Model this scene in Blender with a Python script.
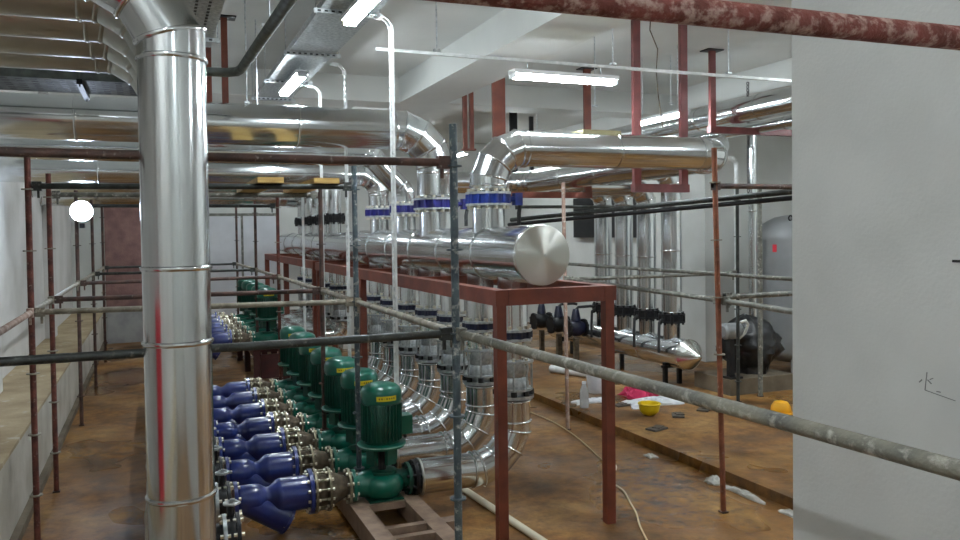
import bpy, bmesh, math, random
from mathutils import Vector, Matrix
random.seed(7)
PI = math.pi
SC = bpy.context.scene
COL = SC.collection
for o in list(bpy.data.objects): bpy.data.objects.remove(o)

# ------------------------------------------------------------------ camera, world, exposure
CAM_H = 2.49
cam_d = bpy.data.cameras.new('camera'); cam = bpy.data.objects.new('camera', cam_d); COL.objects.link(cam)
cam_d.sensor_width = 36.0; cam_d.lens = 30.0; cam_d.clip_start = 0.05; cam_d.clip_end = 100
cam_d.shift_y = -17.0/960.0
c_right = Vector((0.92559, -0.37830, -0.01299)); c_up = Vector((0.02160, 0.01851, 0.99960)); c_fwd = Vector((0.37790, 0.92550, -0.02530))
M4 = Matrix.Identity(4)
for i in range(3):
    M4[i][0] = c_right[i]; M4[i][1] = c_up[i]; M4[i][2] = -c_fwd[i]
M4[0][3], M4[1][3], M4[2][3] = 0.0, 0.0, CAM_H
cam.matrix_world = M4
SC.camera = cam
w = bpy.data.worlds.new('world'); SC.world = w; w.use_nodes = True
w.node_tree.nodes['Background'].inputs[0].default_value = (0.6, 0.65, 0.7, 1)
w.node_tree.nodes['Background'].inputs[1].default_value = 0.2
SC.view_settings.view_transform = 'Standard'; SC.view_settings.look = 'None'
SC.view_settings.gamma = 1.0; SC.view_settings.use_curve_mapping = False
SC.view_settings.exposure = 0.12
LAMP_POWER = 135.0          # emission of the fluorescent tubes
FLOOD_POWER = 90.0         # emission of the work light

# ------------------------------------------------------------------ materials
MATS = {}
def lin(c):
    return tuple((v/12.92 if v <= 0.04045 else ((v+0.055)/1.055)**2.4) for v in [x/255.0 for x in c])+(1.0,)
def mat(name, c1, c2=None, scale=6.0, rough=0.5, metal=0.0, bump=0.0, bscale=None, rvar=0.0, splat=None, amount=0.3, sscale=18.0, emit=None, stretch=None, coat=0.0, spec=0.5, alpha=1.0, trans=0.0):
    m = bpy.data.materials.new(name); m.use_nodes = True; MATS[name] = m
    nt = m.node_tree; N = nt.nodes; L = nt.links
    b = N['Principled BSDF']
    b.inputs['Roughness'].default_value = rough; b.inputs['Metallic'].default_value = metal
    b.inputs['Coat Weight'].default_value = coat; b.inputs['Specular IOR Level'].default_value = spec
    b.inputs['Transmission Weight'].default_value = trans; b.inputs['Alpha'].default_value = alpha
    a = lin(c1)
    if c2 is None and bump == 0 and rvar == 0 and splat is None:
        b.inputs['Base Color'].default_value = a
    else:
        tc = N.new('ShaderNodeTexCoord'); mp = N.new('ShaderNodeMapping'); L.new(tc.outputs['Object'], mp.inputs[0])
        if stretch: mp.inputs['Scale'].default_value = stretch
        nz = N.new('ShaderNodeTexNoise'); nz.inputs['Scale'].default_value = scale; nz.inputs['Detail'].default_value = 5
        L.new(mp.outputs[0], nz.inputs['Vector'])
        cr = N.new('ShaderNodeValToRGB'); cr.color_ramp.elements[0].position = 0.35; cr.color_ramp.elements[1].position = 0.65
        cr.color_ramp.elements[0].color = a; cr.color_ramp.elements[1].color = lin(c2) if c2 else a
        L.new(nz.outputs['Fac'], cr.inputs[0]); out = cr.outputs[0]
        if splat:
            n2 = N.new('ShaderNodeTexNoise'); n2.inputs['Scale'].default_value = sscale; n2.inputs['Detail'].default_value = 6
            n2.inputs['Roughness'].default_value = 0.65; L.new(mp.outputs[0], n2.inputs['Vector'])
            r2 = N.new('ShaderNodeValToRGB'); p = 0.72-0.4*amount
            r2.color_ramp.elements[0].position = p; r2.color_ramp.elements[1].position = p+0.14; r2.color_ramp.elements[1].color = (0.75, 0.75, 0.75, 1)
            L.new(n2.outputs['Fac'], r2.inputs[0])
            mx = N.new('ShaderNodeMix'); mx.data_type = 'RGBA'; L.new(r2.outputs[0], mx.inputs['Factor'])
            L.new(out, mx.inputs['A']); mx.inputs['B'].default_value = lin(splat); out = mx.outputs['Result']
        L.new(out, b.inputs['Base Color'])
        if rvar:
            mr = N.new('ShaderNodeMapRange'); L.new(nz.outputs['Fac'], mr.inputs[0])
            mr.inputs[1].default_value = 0.3; mr.inputs[2].default_value = 0.7
            mr.inputs[3].default_value = max(0.02, rough-rvar); mr.inputs[4].default_value = rough+rvar
            L.new(mr.outputs[0], b.inputs['Roughness'])
        if bump:
            n3 = N.new('ShaderNodeTexNoise'); n3.inputs['Scale'].default_value = bscale or scale*3; n3.inputs['Detail'].default_value = 4
            L.new(mp.outputs[0], n3.inputs['Vector'])
            bp = N.new('ShaderNodeBump'); bp.inputs['Strength'].default_value = bump; bp.inputs['Distance'].default_value = 0.02
            L.new(n3.outputs['Fac'], bp.inputs['Height']); L.new(bp.outputs[0], b.inputs['Normal'])
    if emit:
        b.inputs['Emission Color'].default_value = lin(emit[0]); b.inputs['Emission Strength'].default_value = emit[1]
    return m
mat('alu', (230, 233, 234), (216, 220, 221), scale=1.2, rough=0.17, metal=1.0)
mat('alu_dull', (210, 212, 206), (190, 192, 186), scale=3, rough=0.36, metal=1.0)
mat('alu_cap', (222, 222, 214), (205, 206, 200), scale=3, rough=0.27, metal=1.0, rvar=0.05)
mat('galv', (206, 210, 211), (168, 174, 176), scale=30, rough=0.42, metal=0.85, rvar=0.08)
mat('zinc', (226, 222, 206), None, rough=0.3, metal=0.9)
mat('zinc_yellow', (150, 142, 118), (104, 98, 80), scale=20, rough=0.45, metal=0.7)
mat('galv_dark', (112, 118, 114), (84, 90, 86), scale=12, rough=0.6, metal=0.5)
mat('white_steel', (222, 224, 222), (198, 202, 200), scale=12, rough=0.4, metal=0.2)
mat('plaster', (206, 208, 204), (196, 198, 193), scale=1.6, rough=0.85, bump=0.12, bscale=26)
mat('plaster_grey', (198, 199, 195), (190, 191, 187), scale=3.0, rough=0.9, bump=0.10, bscale=70, splat=(184, 184, 180), amount=0.12, sscale=5)
mat('plaster_left', (206, 204, 200), (190, 188, 182), scale=1.5, rough=0.85, bump=0.2, bscale=14)
mat('ceiling_paint', (216, 218, 214), (206, 208, 204), scale=0.8, rough=0.9, bump=0.06, bscale=12)
mat('concrete', (118, 106, 88), (88, 78, 62), scale=3, rough=0.85, bump=0.4, bscale=22)
mat('ledge_top', (178, 160, 128), (146, 128, 98), scale=2.2, rough=0.9, bump=0.6, bscale=16, splat=(196, 188, 172), amount=0.35, sscale=6)
mat('ledge_face', (196, 192, 182), (166, 160, 146), scale=2.0, rough=0.85, bump=0.3, bscale=18)
mat('pink_brick', (150, 116, 110), (122, 92, 88), scale=4, rough=0.9, bump=0.3, bscale=30)
mat('grey_render', (166, 166, 164), (146, 146, 146), scale=4, rough=0.9)
mat('red_oxide', (118, 56, 36), (92, 42, 28), scale=5, rough=0.55, bump=0.08, bscale=30)
mat('red_light', (124, 60, 58), (98, 46, 44), scale=6, rough=0.5)
mat('red_dark', (74, 30, 28), (54, 24, 22), scale=6, rough=0.6)
mat('rust_red', (112, 58, 46), (72, 36, 28), scale=14, rough=0.7, bump=0.3, bscale=70, splat=(176, 160, 148), amount=0.30, sscale=34)
mat('rust_near', (132, 70, 62), (96, 46, 36), scale=12, rough=0.75, bump=0.4, bscale=80, splat=(188, 160, 148), amount=0.60, sscale=34)
mat('rust_orange', (148, 88, 60), (112, 66, 46), scale=10, rough=0.75, bump=0.25, bscale=60, splat=(186, 172, 156), amount=0.28, sscale=30)
mat('rust_pale', (176, 152, 138), (142, 112, 98), scale=9, rough=0.7, bump=0.2, bscale=60, splat=(206, 200, 192), amount=0.45, sscale=24)
mat('tube_dark', (62, 66, 62), (40, 42, 40), scale=9, rough=0.5, bump=0.2, bscale=60, splat=(140, 138, 126), amount=0.30, sscale=26, metal=0.2)
mat('tube_brown', (94, 66, 56), (60, 46, 42), scale=10, rough=0.6, bump=0.25, bscale=60, splat=(170, 162, 150), amount=0.28, sscale=28)
mat('tube_grey', (126, 126, 118), (88, 88, 80), scale=8, rough=0.5, bump=0.25, bscale=60, splat=(206, 202, 190), amount=0.42, sscale=22, metal=0.2)
mat('tube_paint', (84, 98, 102), (58, 70, 78), scale=8, rough=0.5, bump=0.3, bscale=60, splat=(200, 200, 192), amount=0.42, sscale=22, metal=0.1)
mat('tube_cement', (140, 136, 120), (92, 92, 86), scale=7, rough=0.6, bump=0.35, bscale=50, splat=(206, 202, 188), amount=0.50, sscale=14)
mat('tube_rail', (152, 146, 130), (112, 104, 90), scale=8, rough=0.55, bump=0.2, bscale=60, splat=(204, 198, 182), amount=0.38, sscale=22)
mat('blue_paint', (32, 50, 122), (24, 38, 98), scale=5, rough=0.3, coat=0.25)
mat('blue_valve', (20, 52, 142), (14, 34, 104), scale=9, rough=0.35)
mat('blue_violet', (34, 34, 112), (24, 24, 84), scale=9, rough=0.35)
mat('blue_dark', (26, 30, 60), (18, 20, 38), scale=9, rough=0.4)
mat('green_paint', (8, 104, 84), (4, 88, 70), scale=4, rough=0.3, coat=0.2)
mat('green_dark', (8, 78, 60), (4, 62, 48), scale=6, rough=0.42)
mat('green_edge', (150, 178, 166), (90, 140, 124), scale=14, rough=0.4)
mat('yellow_plate', (214, 196, 30), None, rough=0.5)
mat('plate_ink', (96, 86, 20), None, rough=0.6)
mat('black_rubber', (26, 26, 27), None, rough=0.55)
mat('black_steel', (32, 33, 35), (22, 22, 24), scale=10, rough=0.45, metal=0.3)
mat('cast_iron', (118, 106, 88), (84, 74, 60), scale=16, rough=0.55, metal=0.5)
mat('frame_top', (150, 126, 106), (118, 96, 80), scale=8, rough=0.6, bump=0.15, bscale=30, splat=(96, 52, 46), amount=0.16, sscale=9)
mat('wood', (196, 164, 96), (168, 134, 74), scale=5, rough=0.75, stretch=(1, 8, 8))
mat('plywood', (176, 168, 128), (150, 140, 104), scale=5, rough=0.8)
mat('pvc_cream', (222, 214, 190), None, rough=0.4)
mat('cable_white', (214, 196, 158), None, rough=0.5)
mat('cable_black', (24, 24, 24), None, rough=0.5)
mat('tank_grey', (132, 134, 134), (122, 124, 124), scale=3, rough=0.38)
mat('red_tag', (196, 36, 52), None, rough=0.5)
mat('tarp', (12, 12, 13), (20, 20, 22), scale=4, rough=0.34, bump=0.6, bscale=8)
mat('pink_cloth', (196, 44, 88), (164, 30, 70), scale=9, rough=0.85)
mat('paper', (220, 222, 224), (196, 198, 204), scale=9, rough=0.8)
mat('yellow_plastic', (226, 196, 20), None, rough=0.35)
mat('orange_plastic', (238, 172, 24), None, rough=0.45)
mat('clear_plastic', (214, 216, 216), None, rough=0.15, trans=0.55)
mat('white_foam', (214, 214, 208), (184, 182, 172), scale=12, rough=0.8)
mat('slate_scrap', (96, 88, 80), (76, 68, 60), scale=12, rough=0.8)
mat('graphite', (112, 112, 110), None, rough=0.8)
mat('ink_black', (18, 18, 18), None, rough=0.6)
mat('door_white', (206, 208, 212), (196, 198, 202), scale=3, rough=0.5)
mat('lamp_body', (228, 230, 230), None, rough=0.4)
mat('tube_glow', (255, 255, 255), None, rough=0.4, emit=((238, 248, 255), LAMP_POWER))
mat('flood_glow', (255, 255, 255), None, rough=0.4, emit=((214, 230, 255), FLOOD_POWER))

def radial_mat():
    m = mat('alu_radial', (228, 228, 220), None, rough=0.34, metal=1.0); N = m.node_tree.nodes; b = N['Principled BSDF']
    tg = N.new('ShaderNodeTangent'); tg.direction_type = 'RADIAL'; tg.axis = 'Y'; m.node_tree.links.new(tg.outputs[0], b.inputs['Tangent'])
    b.inputs['Anisotropic'].default_value = 0.85; b.inputs['Anisotropic Rotation'].default_value = 0.25
radial_mat()
def floor_mat():
    m = bpy.data.materials.new('mud_floor'); m.use_nodes = True; MATS['mud_floor'] = m
    nt = m.node_tree; N = nt.nodes; L = nt.links; b = N['Principled BSDF']
    tc = N.new('ShaderNodeTexCoord')
    def noise(s, d=6, r=0.55):
        n = N.new('ShaderNodeTexNoise'); n.inputs['Scale'].default_value = s; n.inputs['Detail'].default_value = d; n.inputs['Roughness'].default_value = r
        L.new(tc.outputs['Object'], n.inputs['Vector']); return n
    n1 = noise(1.2); n2 = noise(7, 8, 0.7); n3 = noise(0.55, 3)
    cr = N.new('ShaderNodeValToRGB'); e = cr.color_ramp.elements
    e[0].position = 0.28; e[0].color = lin((84, 60, 32)); e[1].position = 0.72; e[1].color = lin((184, 144, 84))
    k = cr.color_ramp.elements.new(0.5); k.color = lin((152, 106, 50))
    L.new(n1.outputs['Fac'], cr.inputs[0])
    c2 = N.new('ShaderNodeValToRGB'); c2.color_ramp.elements[0].position = 0.3; c2.color_ramp.elements[0].color = lin((150, 142, 132)); c2.color_ramp.elements[1].position = 0.7; c2.color_ramp.elements[1].color = (1, 1, 1, 1)
    L.new(n2.outputs['Fac'], c2.inputs[0])
    mx = N.new('ShaderNodeMix'); mx.data_type = 'RGBA'; mx.blend_type = 'MULTIPLY'; mx.inputs['Factor'].default_value = 1
    L.new(cr.outputs[0], mx.inputs['A']); L.new(c2.outputs[0], mx.inputs['B']); L.new(mx.outputs['Result'], b.inputs['Base Color'])
    mr = N.new('ShaderNodeMapRange'); L.new(n3.outputs['Fac'], mr.inputs[0]); mr.inputs[1].default_value = 0.34; mr.inputs[2].default_value = 0.62; mr.inputs[3].default_value = 0.10; mr.inputs[4].default_value = 0.75
    L.new(mr.outputs[0], b.inputs['Roughness'])
    bp = N.new('ShaderNodeBump'); bp.inputs['Strength'].default_value = 0.25; bp.inputs['Distance'].default_value = 0.03
    L.new(n2.outputs['Fac'], bp.inputs['Height']); L.new(bp.outputs[0], b.inputs['Normal'])
floor_mat()

# ------------------------------------------------------------------ mesh helpers
def V(*a): return Vector(a)
def basis(d):
    d = Vector(d).normalized(); u = Vector((0, 0, 1)) if abs(d.z) < 0.9 else Vector((1, 0, 0))
    u = (u - d*u.dot(d)).normalized(); return d, u, d.cross(u)
class MB:
    def __init__(s): s.v = []; s.f = []
    def ring(s, c, u, v, r, n):
        i = len(s.v)
        s.v += [Vector(c)+u*(r*math.cos(2*PI*k/n))+v*(r*math.sin(2*PI*k/n)) for k in range(n)]; return i
    def bridge(s, a, b, n):
        for k in range(n): s.f.append((a+k, a+(k+1) % n, b+(k+1) % n, b+k))
    def cap(s, a, n, flip=False):
        s.f.append(tuple(range(a, a+n)) if not flip else tuple(range(a+n-1, a-1, -1)))
    def cyl(s, p0, p1, r0, r1=None, n=12, caps=True):
        r1 = r0 if r1 is None else r1; d, u, v = basis(Vector(p1)-Vector(p0))
        a = s.ring(p0, u, v, r0, n); b = s.ring(p1, u, v, r1, n); s.bridge(a, b, n)
        if caps: s.cap(a, n, True); s.cap(b, n)
        return s
    def rev(s, prof, p, d, n=20, caps=True):          # profile [(distance along axis, radius)]
        d, u, v = basis(d); p = Vector(p); rs = [s.ring(p+d*t, u, v, max(r, 1e-4), n) for t, r in prof]
        for a, b in zip(rs, rs[1:]): s.bridge(a, b, n)
        if caps: s.cap(rs[0], n, True); s.cap(rs[-1], n)
        return s
    def box(s, c, size, rz=0.0, R=None):
        c = Vector(c); R = R or Matrix.Rotation(rz, 3, 'Z'); x, y, z = [q/2 for q in size]; i = len(s.v)
        for a, b, e in ((-x,-y,-z),(x,-y,-z),(x,y,-z),(-x,y,-z),(-x,-y,z),(x,-y,z),(x,y,z),(-x,y,z)): s.v.append(c+R @ Vector((a, b, e)))
        for q in ((0,3,2,1),(4,5,6,7),(0,1,5,4),(1,2,6,5),(2,3,7,6),(3,0,4,7)): s.f.append(tuple(i+k for k in q))
        return s
    def bx(s, x0, x1, y0, y1, z0, z1): return s.box(((x0+x1)/2, (y0+y1)/2, (z0+z1)/2), (x1-x0, y1-y0, z1-z0))
    def bar(s, p0, p1, wd, ht):                        # rectangular bar between two points, ht along world up
        p0 = Vector(p0); p1 = Vector(p1); d = (p1-p0); L = d.length; d.normalize()
        up = Vector((0, 0, 1)) if abs(d.z) < 0.95 else Vector((0, 1, 0)); side = d.cross(up).normalized(); up = side.cross(d)
        R = Matrix((d, side, up)).transposed(); return s.box((p0+p1)/2, (L, wd, ht), R=R)
    def sweep(s, pts, r, n=8, caps=True):
        pts = [Vector(p) for p in pts]; d = (pts[1]-pts[0]).normalized(); _, u, v = basis(d); prev = None; first = None
        for i, p in enumerate(pts):
            t = (pts[min(i+1, len(pts)-1)]-pts[max(i-1, 0)]).normalized()
            u = (u-t*u.dot(t)).normalized(); v = t.cross(u); a = s.ring(p, u, v, r, n)
            if prev is not None: s.bridge(prev, a, n)
            else: first = a
            prev = a
        if caps: s.cap(first, n, True); s.cap(prev, n)
        return s
    def torus(s, c, d, R, r, n=24, m=8):
        d, u, v = basis(d); c = Vector(c); rs = []
        for k in range(n):
            a = 2*PI*k/n; e = u*math.cos(a)+v*math.sin(a); rs.append(s.ring(c+e*R, e, d, r, m))
        for k in range(n): s.bridge(rs[(k+1) % n], rs[k], m)
        return s
    def bolts(s, c, d, R, n, r, h, both=None, ph=0.0):
        d, u, v = basis(d); c = Vector(c)
        for k in range(n):
            a = 2*PI*(k+0.5)/n+ph; q = c+(u*math.cos(a)+v*math.sin(a))*R; s.cyl(q, q+d*h, r, n=6)
            if both is not None: s.cyl(q-d*both, q-d*(both+h), r, n=6)
        return s
    def build(s, name, m, parent=None, smooth=35, kind=None, label=None):
        off = Vector((0, 0, 0)); o_ = parent
        while o_ is not None: off += o_.location; o_ = o_.parent
        me = bpy.data.meshes.new(name); me.from_pydata([q-off for q in s.v], [], s.f); me.materials.append(MATS[m])
        if smooth:
            bm = bmesh.new(); bm.from_mesh(me); bmesh.ops.recalc_face_normals(bm, faces=bm.faces); lim = math.radians(smooth)
            for f in bm.faces: f.smooth = True
            for e in bm.edges:
                if len(e.link_faces) == 2 and e.calc_face_angle(0) > lim: e.smooth = False
            bm.to_mesh(me); bm.free()
        o = bpy.data.objects.new(name, me); COL.objects.link(o)
        if parent is not None: o.parent = parent
        if kind: o['kind'] = kind
        if label: o['label'] = label
        return o
def tag(o, label, cat, group=None):
    o['label'] = label; o['category'] = cat
    if group: o['group'] = group
    return o
def thing(name, label, cat, loc=(0, 0, 0), group=None):
    o = bpy.data.objects.new(name, None); COL.objects.link(o); o.location = loc; o.empty_display_size = 0.1
    return tag(o, label, cat, group)
def struct(o): o['kind'] = 'structure'; return o
def dup(root, loc, label, scale=None):
    def cp(o, par):
        c = o.copy(); COL.objects.link(c); c.parent = par
        for ch in o.children: cp(ch, c)
        return c
    r = cp(root, None); r.location = loc; r['label'] = label
    if scale: r.scale = (scale,)*3
    return r
ORD = ['nearest', 'second', 'third', 'fourth', 'fifth', 'sixth', 'seventh', 'eighth', 'ninth', 'tenth']
def nth(k, n): return 'nearest' if k == 0 else ('farthest' if k == n-1 else ORD[k]+' nearest')

# clad pipe: every straight length and every elbow gore is a section of its own
def route(pts, R, n=4, seam=1.1, first=None):
    pts = [Vector(p) for p in pts]; out = [(pts[0], 0)]
    for i in range(1, len(pts)-1):
        a = (pts[i-1]-pts[i]).normalized(); b = (pts[i+1]-pts[i]).normalized(); ang = PI-a.angle(b); t = R*math.tan(ang/2)
        if ang < 1e-3: out.append((pts[i], 0)); continue
        ax = a.cross(b).normalized(); c = pts[i]+(a+b).normalized()*(R/math.cos(ang/2)); s0 = pts[i]+a*t-c
        ro = -1 if (Matrix.Rotation(ang, 3, ax) @ s0 - (pts[i]+b*t-c)).length > 1e-3 else 1
        seq = []
        step = ang/n
        seq.append((c+s0, 0))
        for k in range(n):                          # mitred gores: vertices outside the arc
            rr = Matrix.Rotation(ro*step*(k+0.5), 3, ax) @ s0; seq.append((c+rr/math.cos(step/2), 1))
        seq.append((pts[i]+b*t, 1)); out += seq
    out.append((pts[-1], 0))
    res = [out[0]]
    for (p, k) in out[1:]:
        q = res[-1][0]; L = (p-q).length
        if L < 1e-4: continue
        if k == 0 and L > seam*1.3:
            m = max(2, round(L/seam))
            for j in range(1, m): res.append((q+(p-q)*j/m, 0))
        res.append((p, k))
    return res
def clad(root, pts, r, R=0.4, n=4, seam=1.1, m='alu', sides=28, bead=0.011, cap0=False, cap1=False, names=('cladding_section', 'elbow_segment')):
    rt = route(pts, R, n, seam); P = [p for p, _ in rt]; N = len(P)
    dirs = [(P[i+1]-P[i]).normalized() for i in range(N-1)]
    d, u, v = basis(dirs[0])
    for i in range(N-1):
        d = dirs[i]; u = (u-d*u.dot(d)).normalized(); v = d.cross(u)
        n0 = (dirs[i-1]+d).normalized() if i else d; n1 = (dirs[i+1]+d).normalized() if i < N-2 else d
        b = MB(); bw = min(0.024, (P[i+1]-P[i]).length*0.3)
        def rg(pt, nn, rad, off=0.0):
            k0 = len(b.v)
            for k in range(sides):
                a = 2*PI*k/sides; o = u*(rad*math.cos(a))+v*(rad*math.sin(a)); t = -(o.dot(nn))/(d.dot(nn)); b.v.append(pt+o+d*(t+off))
            return k0
        a0 = rg(P[i], n0, r-0.004); a1 = rg(P[i], n0, r+bead*.5); ab = rg(P[i], n0, r+bead*.87, bw*.25); ac = rg(P[i], n0, r+bead, bw*.5); ad = rg(P[i], n0, r+bead*.87, bw*.75); a3 = rg(P[i], n0, r, bw); a4 = rg(P[i+1], n1, r)
        for x, y in ((a0, a1), (a1, ab), (ab, ac), (ac, ad), (ad, a3), (a3, a4)): b.bridge(x, y, sides)
        if cap0 and i == 0: b.cap(a0, sides, True)
        if cap1 and i == N-2: b.cap(a4, sides)
        b.build(names[rt[i+1][1]], m, root, smooth=40)
def flange(root, c, d, r, th, m='galv', nb=12, br=0.012, bh=0.016, bm='zinc', name='flange', n=24, bolts=True):
    c = Vector(c); dd = Vector(d).normalized()
    f = MB().cyl(c-dd*th/2, c+dd*th/2, r, n=n).build(name, m, root)
    if bolts: MB().bolts(c+dd*th/2, dd, r*0.86, nb, br, bh, both=th).build('bolts', bm, f, kind='stuff')
    return f

# ------------------------------------------------------------------ the setting
XL, XR, YB, YF, ZC = -1.75, 11.5, 20.7, -3.0, 4.99
struct(MB().bx(-1.12, 5.2, YF, YB, -0.12, 0).build('floor', 'mud_floor', smooth=0))
struct(MB().bx(5.2, XR, YF, YB, -0.12, 0.10).build('floor_raised', 'mud_floor', smooth=0))
struct(MB().bx(XL-0.25, XL, YF-.25, YB+.25, -0.12, ZC).build('wall_left', 'plaster_left', smooth=0))
lb = MB().bx(XL, -1.12, YF, YB, -0.12, 0.74).build('wall_left_ledge', 'ledge_face', smooth=0); struct(lb)
MB().bx(XL, -1.105, YF, YB, 0.74, 0.77).build('ledge_topping', 'ledge_top', lb, smooth=0)
struct(MB().bx(-1.12, -1.06, YF, YB, 0, 0.075).build('baseboard_left', 'concrete', smooth=0))
for i, y in enumerate((2.6, 9.9, 15.5)):
    struct(MB().bx(XL, XL+0.14, y, y+0.5, 0.77, ZC).build('trim_%d' % (i+1), 'plaster_left', smooth=0))
wb = struct(MB().bx(XL, XR, YB, YB+0.25, -0.12, ZC).build('wall_back', 'plaster', smooth=0))
MB().bx(-1.05, 0.35, YB-0.06, YB, 0.85, 3.4).build('brick_infill', 'pink_brick', wb, smooth=0)
MB().bx(-1.05, 0.35, YB-0.08, YB, 0, 0.85).build('lower_render', 'grey_render', wb, smooth=0)
struct(MB().bx(9.2, 11.75, 11.8, 20.7, 0.10, ZC).build('wall_right', 'plaster', smooth=0))
struct(MB().bx(XR, XR+0.25, YF-.25, 11.8, -0.12, ZC).build('wall_right_recess', 'plaster', smooth=0))
struct(MB().bx(2.3, 2.55, YF, 2.42, 0, ZC).build('wall_partition', 'plaster_grey', smooth=0))
struct(MB().bx(XL-.25, XR+.25, YF-0.25, YF, -0.12, ZC).build('wall_front', 'plaster', smooth=0))
struct(MB().bx(XL-.25, XR+.25, YF-.25, YB+.25, ZC, ZC+0.25).build('ceiling', 'ceiling_paint', smooth=0))
for i, q in enumerate(((3.70, 4.46, YF, YB, 4.59), (8.7, 9.4, YF, 11.8, 4.59), (XL, 3.70, 12.4, 13.0, 4.59), (4.46, 9.2, 12.4, 13.0, 4.62))):
    struct(MB().bx(q[0], q[1], q[2], q[3], q[4], ZC).build('ceiling_beam_%d' % (i+1), 'ceiling_paint', smooth=0))
struct(MB().bx(3.78, 4.18, 17.2, 17.6, 0, 4.59).build('wall_column', 'plaster', smooth=0))
# double door and duct opening on the back wall
dr = MB().bx(1.15, 2.95, YB-0.05, YB, 0.02, 3.05).build('door_1', 'tube_grey', smooth=0); struct(dr)
for x in (1.22, 2.08): MB().bx(x, x+0.80, YB-0.085, YB-0.05, 0.06, 2.98).build('door_leaf', 'door_white', dr, smooth=0)
MB().bx(9.05, 9.2, 13.6, 16.4, 2.35, 3.25).build('wall_vent', 'black_steel', smooth=0)
vent = bpy.data.objects['wall_vent']; tag(vent, 'dark rectangular duct opening high on the white wall behind the vertical pipes', 'vent')
for k in range(6): MB().bx(9.03, 9.06, 13.65, 16.35, 2.42+k*0.14, 2.46+k*0.14).build('slat', 'black_steel', vent, smooth=0)
# pencil sketch and a black dash on the partition wall
sk = thing('pencil_sketch', 'faint pencil sketch of crossing lines on the grey partition wall', 'marks', (2.3, 1.85, 1.96))
for a, b, q in (((1.841, 1.963), (1.834, 2.022), .0022), ((1.841, 1.963), (1.735, 1.948), .0018), ((1.862, 1.985), (1.852, 1.995), .0035), ((1.832, 1.998), (1.818, 1.987), .003), ((1.824, 2.0), (1.812, 2.006), .0025), ((1.80, 1.966), (1.786, 1.966), .003), ((1.716, 1.94), (1.714, 2.0), .002), ((1.704, 1.965), (1.696, 1.985), .003)):
    MB().bar((2.2992, a[0], a[1]), (2.2992, b[0], b[1]), .002, q).build('pencil_line', 'graphite', sk, smooth=0)
tag(MB().bx(2.296, 2.3, 1.66, 1.745, 2.379, 2.387).build('wall_slot_mark', 'ink_black', smooth=0), 'short black horizontal dash on the grey partition wall', 'mark')

# ------------------------------------------------------------------ lamps
def batten(p, along, label, L=1.2, zt=ZC):
    t = thing('batten_lamp', label, 'lamp', p, 'fluorescent batten lamps'); p = Vector(p); d = Vector(along)
    MB().bar(p+V(0,0,.045)-d*L/2, p+V(0,0,.045)+d*L/2, 0.15, 0.04).build('housing', 'lamp_body', t)
    side = d.cross(V(0,0,1))
    for s in (-1, 1): MB().cyl(p+side*.032*s-d*(L/2-.03), p+side*.032*s+d*(L/2-.03), 0.021, n=10).build('tube', 'tube_glow', t)
    for s in (-1, 1): MB().box(p+d*s*(L/2-.012)+V(0,0,.012), (.024 if d.x else .11, .11 if d.x else .024, .06)).build('end_cap', 'lamp_body', t)
    for s in (-1, 1): MB().cyl(p+d*s*(L*.35)+V(0,0,.07), V(p.x, p.y, zt)+d*s*(L*.35), .006, n=6).build('hanger', 'galv', t)
    return t
batten((3.93, 7.27, 4.04), (1,0,0), 'fluorescent batten lamp hung crosswise under the lighting rail above the elbow pipe', zt=4.19)
TY = [(6.37, 'nearest'), (10.2, 'second'), (14.2, 'third'), (17.8, 'farthest')]
for y, q in TY: batten((1.66, y, 4.36), (0,1,0), '%s fluorescent batten lamp under the long cable tray' % q, 1.4, 4.498 if y < 12 else ZC)
batten((6.60, 9.45, 4.04), (0,1,0), 'fluorescent batten lamp behind the red hanger posts')
batten((6.64, 13.8, 4.3), (0,1,0), 'fluorescent batten lamp over the vertical pipe group')
batten((-0.8, 1.3, 4.6), (0,1,0), 'added unseen batten lamp high beside the left wall near the camera')  # unseen fill lamp added to brighten the partition wall
batten((0.6, -1.6, 4.5), (0,1,0), 'fluorescent batten lamp behind the camera')
batten((6.6, 4.6, 4.3), (0,1,0), 'fluorescent batten lamp right of the partition wall')
batten((6.6, 0.2, 4.3), (0,1,0), 'added unseen batten lamp far right behind the partition wall')  # out of view, put in for the header end cap to mirror
batten((9.9, 3.2, 4.4), (0,1,0), 'added unseen batten lamp by the right recess wall')  # second unseen lamp added to light what the header cap reflects
batten((6.64, 17.6, 4.3), (0,1,0), 'added batten lamp at the far end beside the white wall')  # extra lamp added to lift the dim far end of the room
batten((8.2, 6.0, 4.5), (0,1,0), 'added batten lamp hidden behind the partition wall')  # added out of sight to brighten the recess wall
batten((10.1, 7.6, 4.4), (0,1,0), 'added unseen batten lamp above the grey tank')  # also unseen, placed for more light on the recess wall
fl = thing('work_light', 'glaring bluish white work floodlight clamped to the left scaffold', 'lamp', (-0.86, 11.72, 2.84))
MB().rev([(0, .142), (.03, .145), (.08, .11), (.11, .05)], (-.86, 11.68, 2.84), (0, 1, 0), n=24).build('housing', 'black_steel', fl)
MB().rev([(0, .135), (-.02, .12), (-.035, .07), (-.04, .0)], (-.86, 11.68, 2.84), (0, 1, 0), n=24).build('lens', 'flood_glow', fl)
MB().bx(-.89, -.83, 11.70, 11.83, 2.62, 2.68).build('bracket', 'black_steel', fl)
rl = thing('lighting_rail', 'long galvanised rail on thin rods carrying the crosswise lamp', 'rail', (1.9, 7.27, 4.21))
MB().bx(1.95, 6.9, 7.255, 7.285, 4.19, 4.22).build('channel', 'white_steel', rl)
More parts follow.
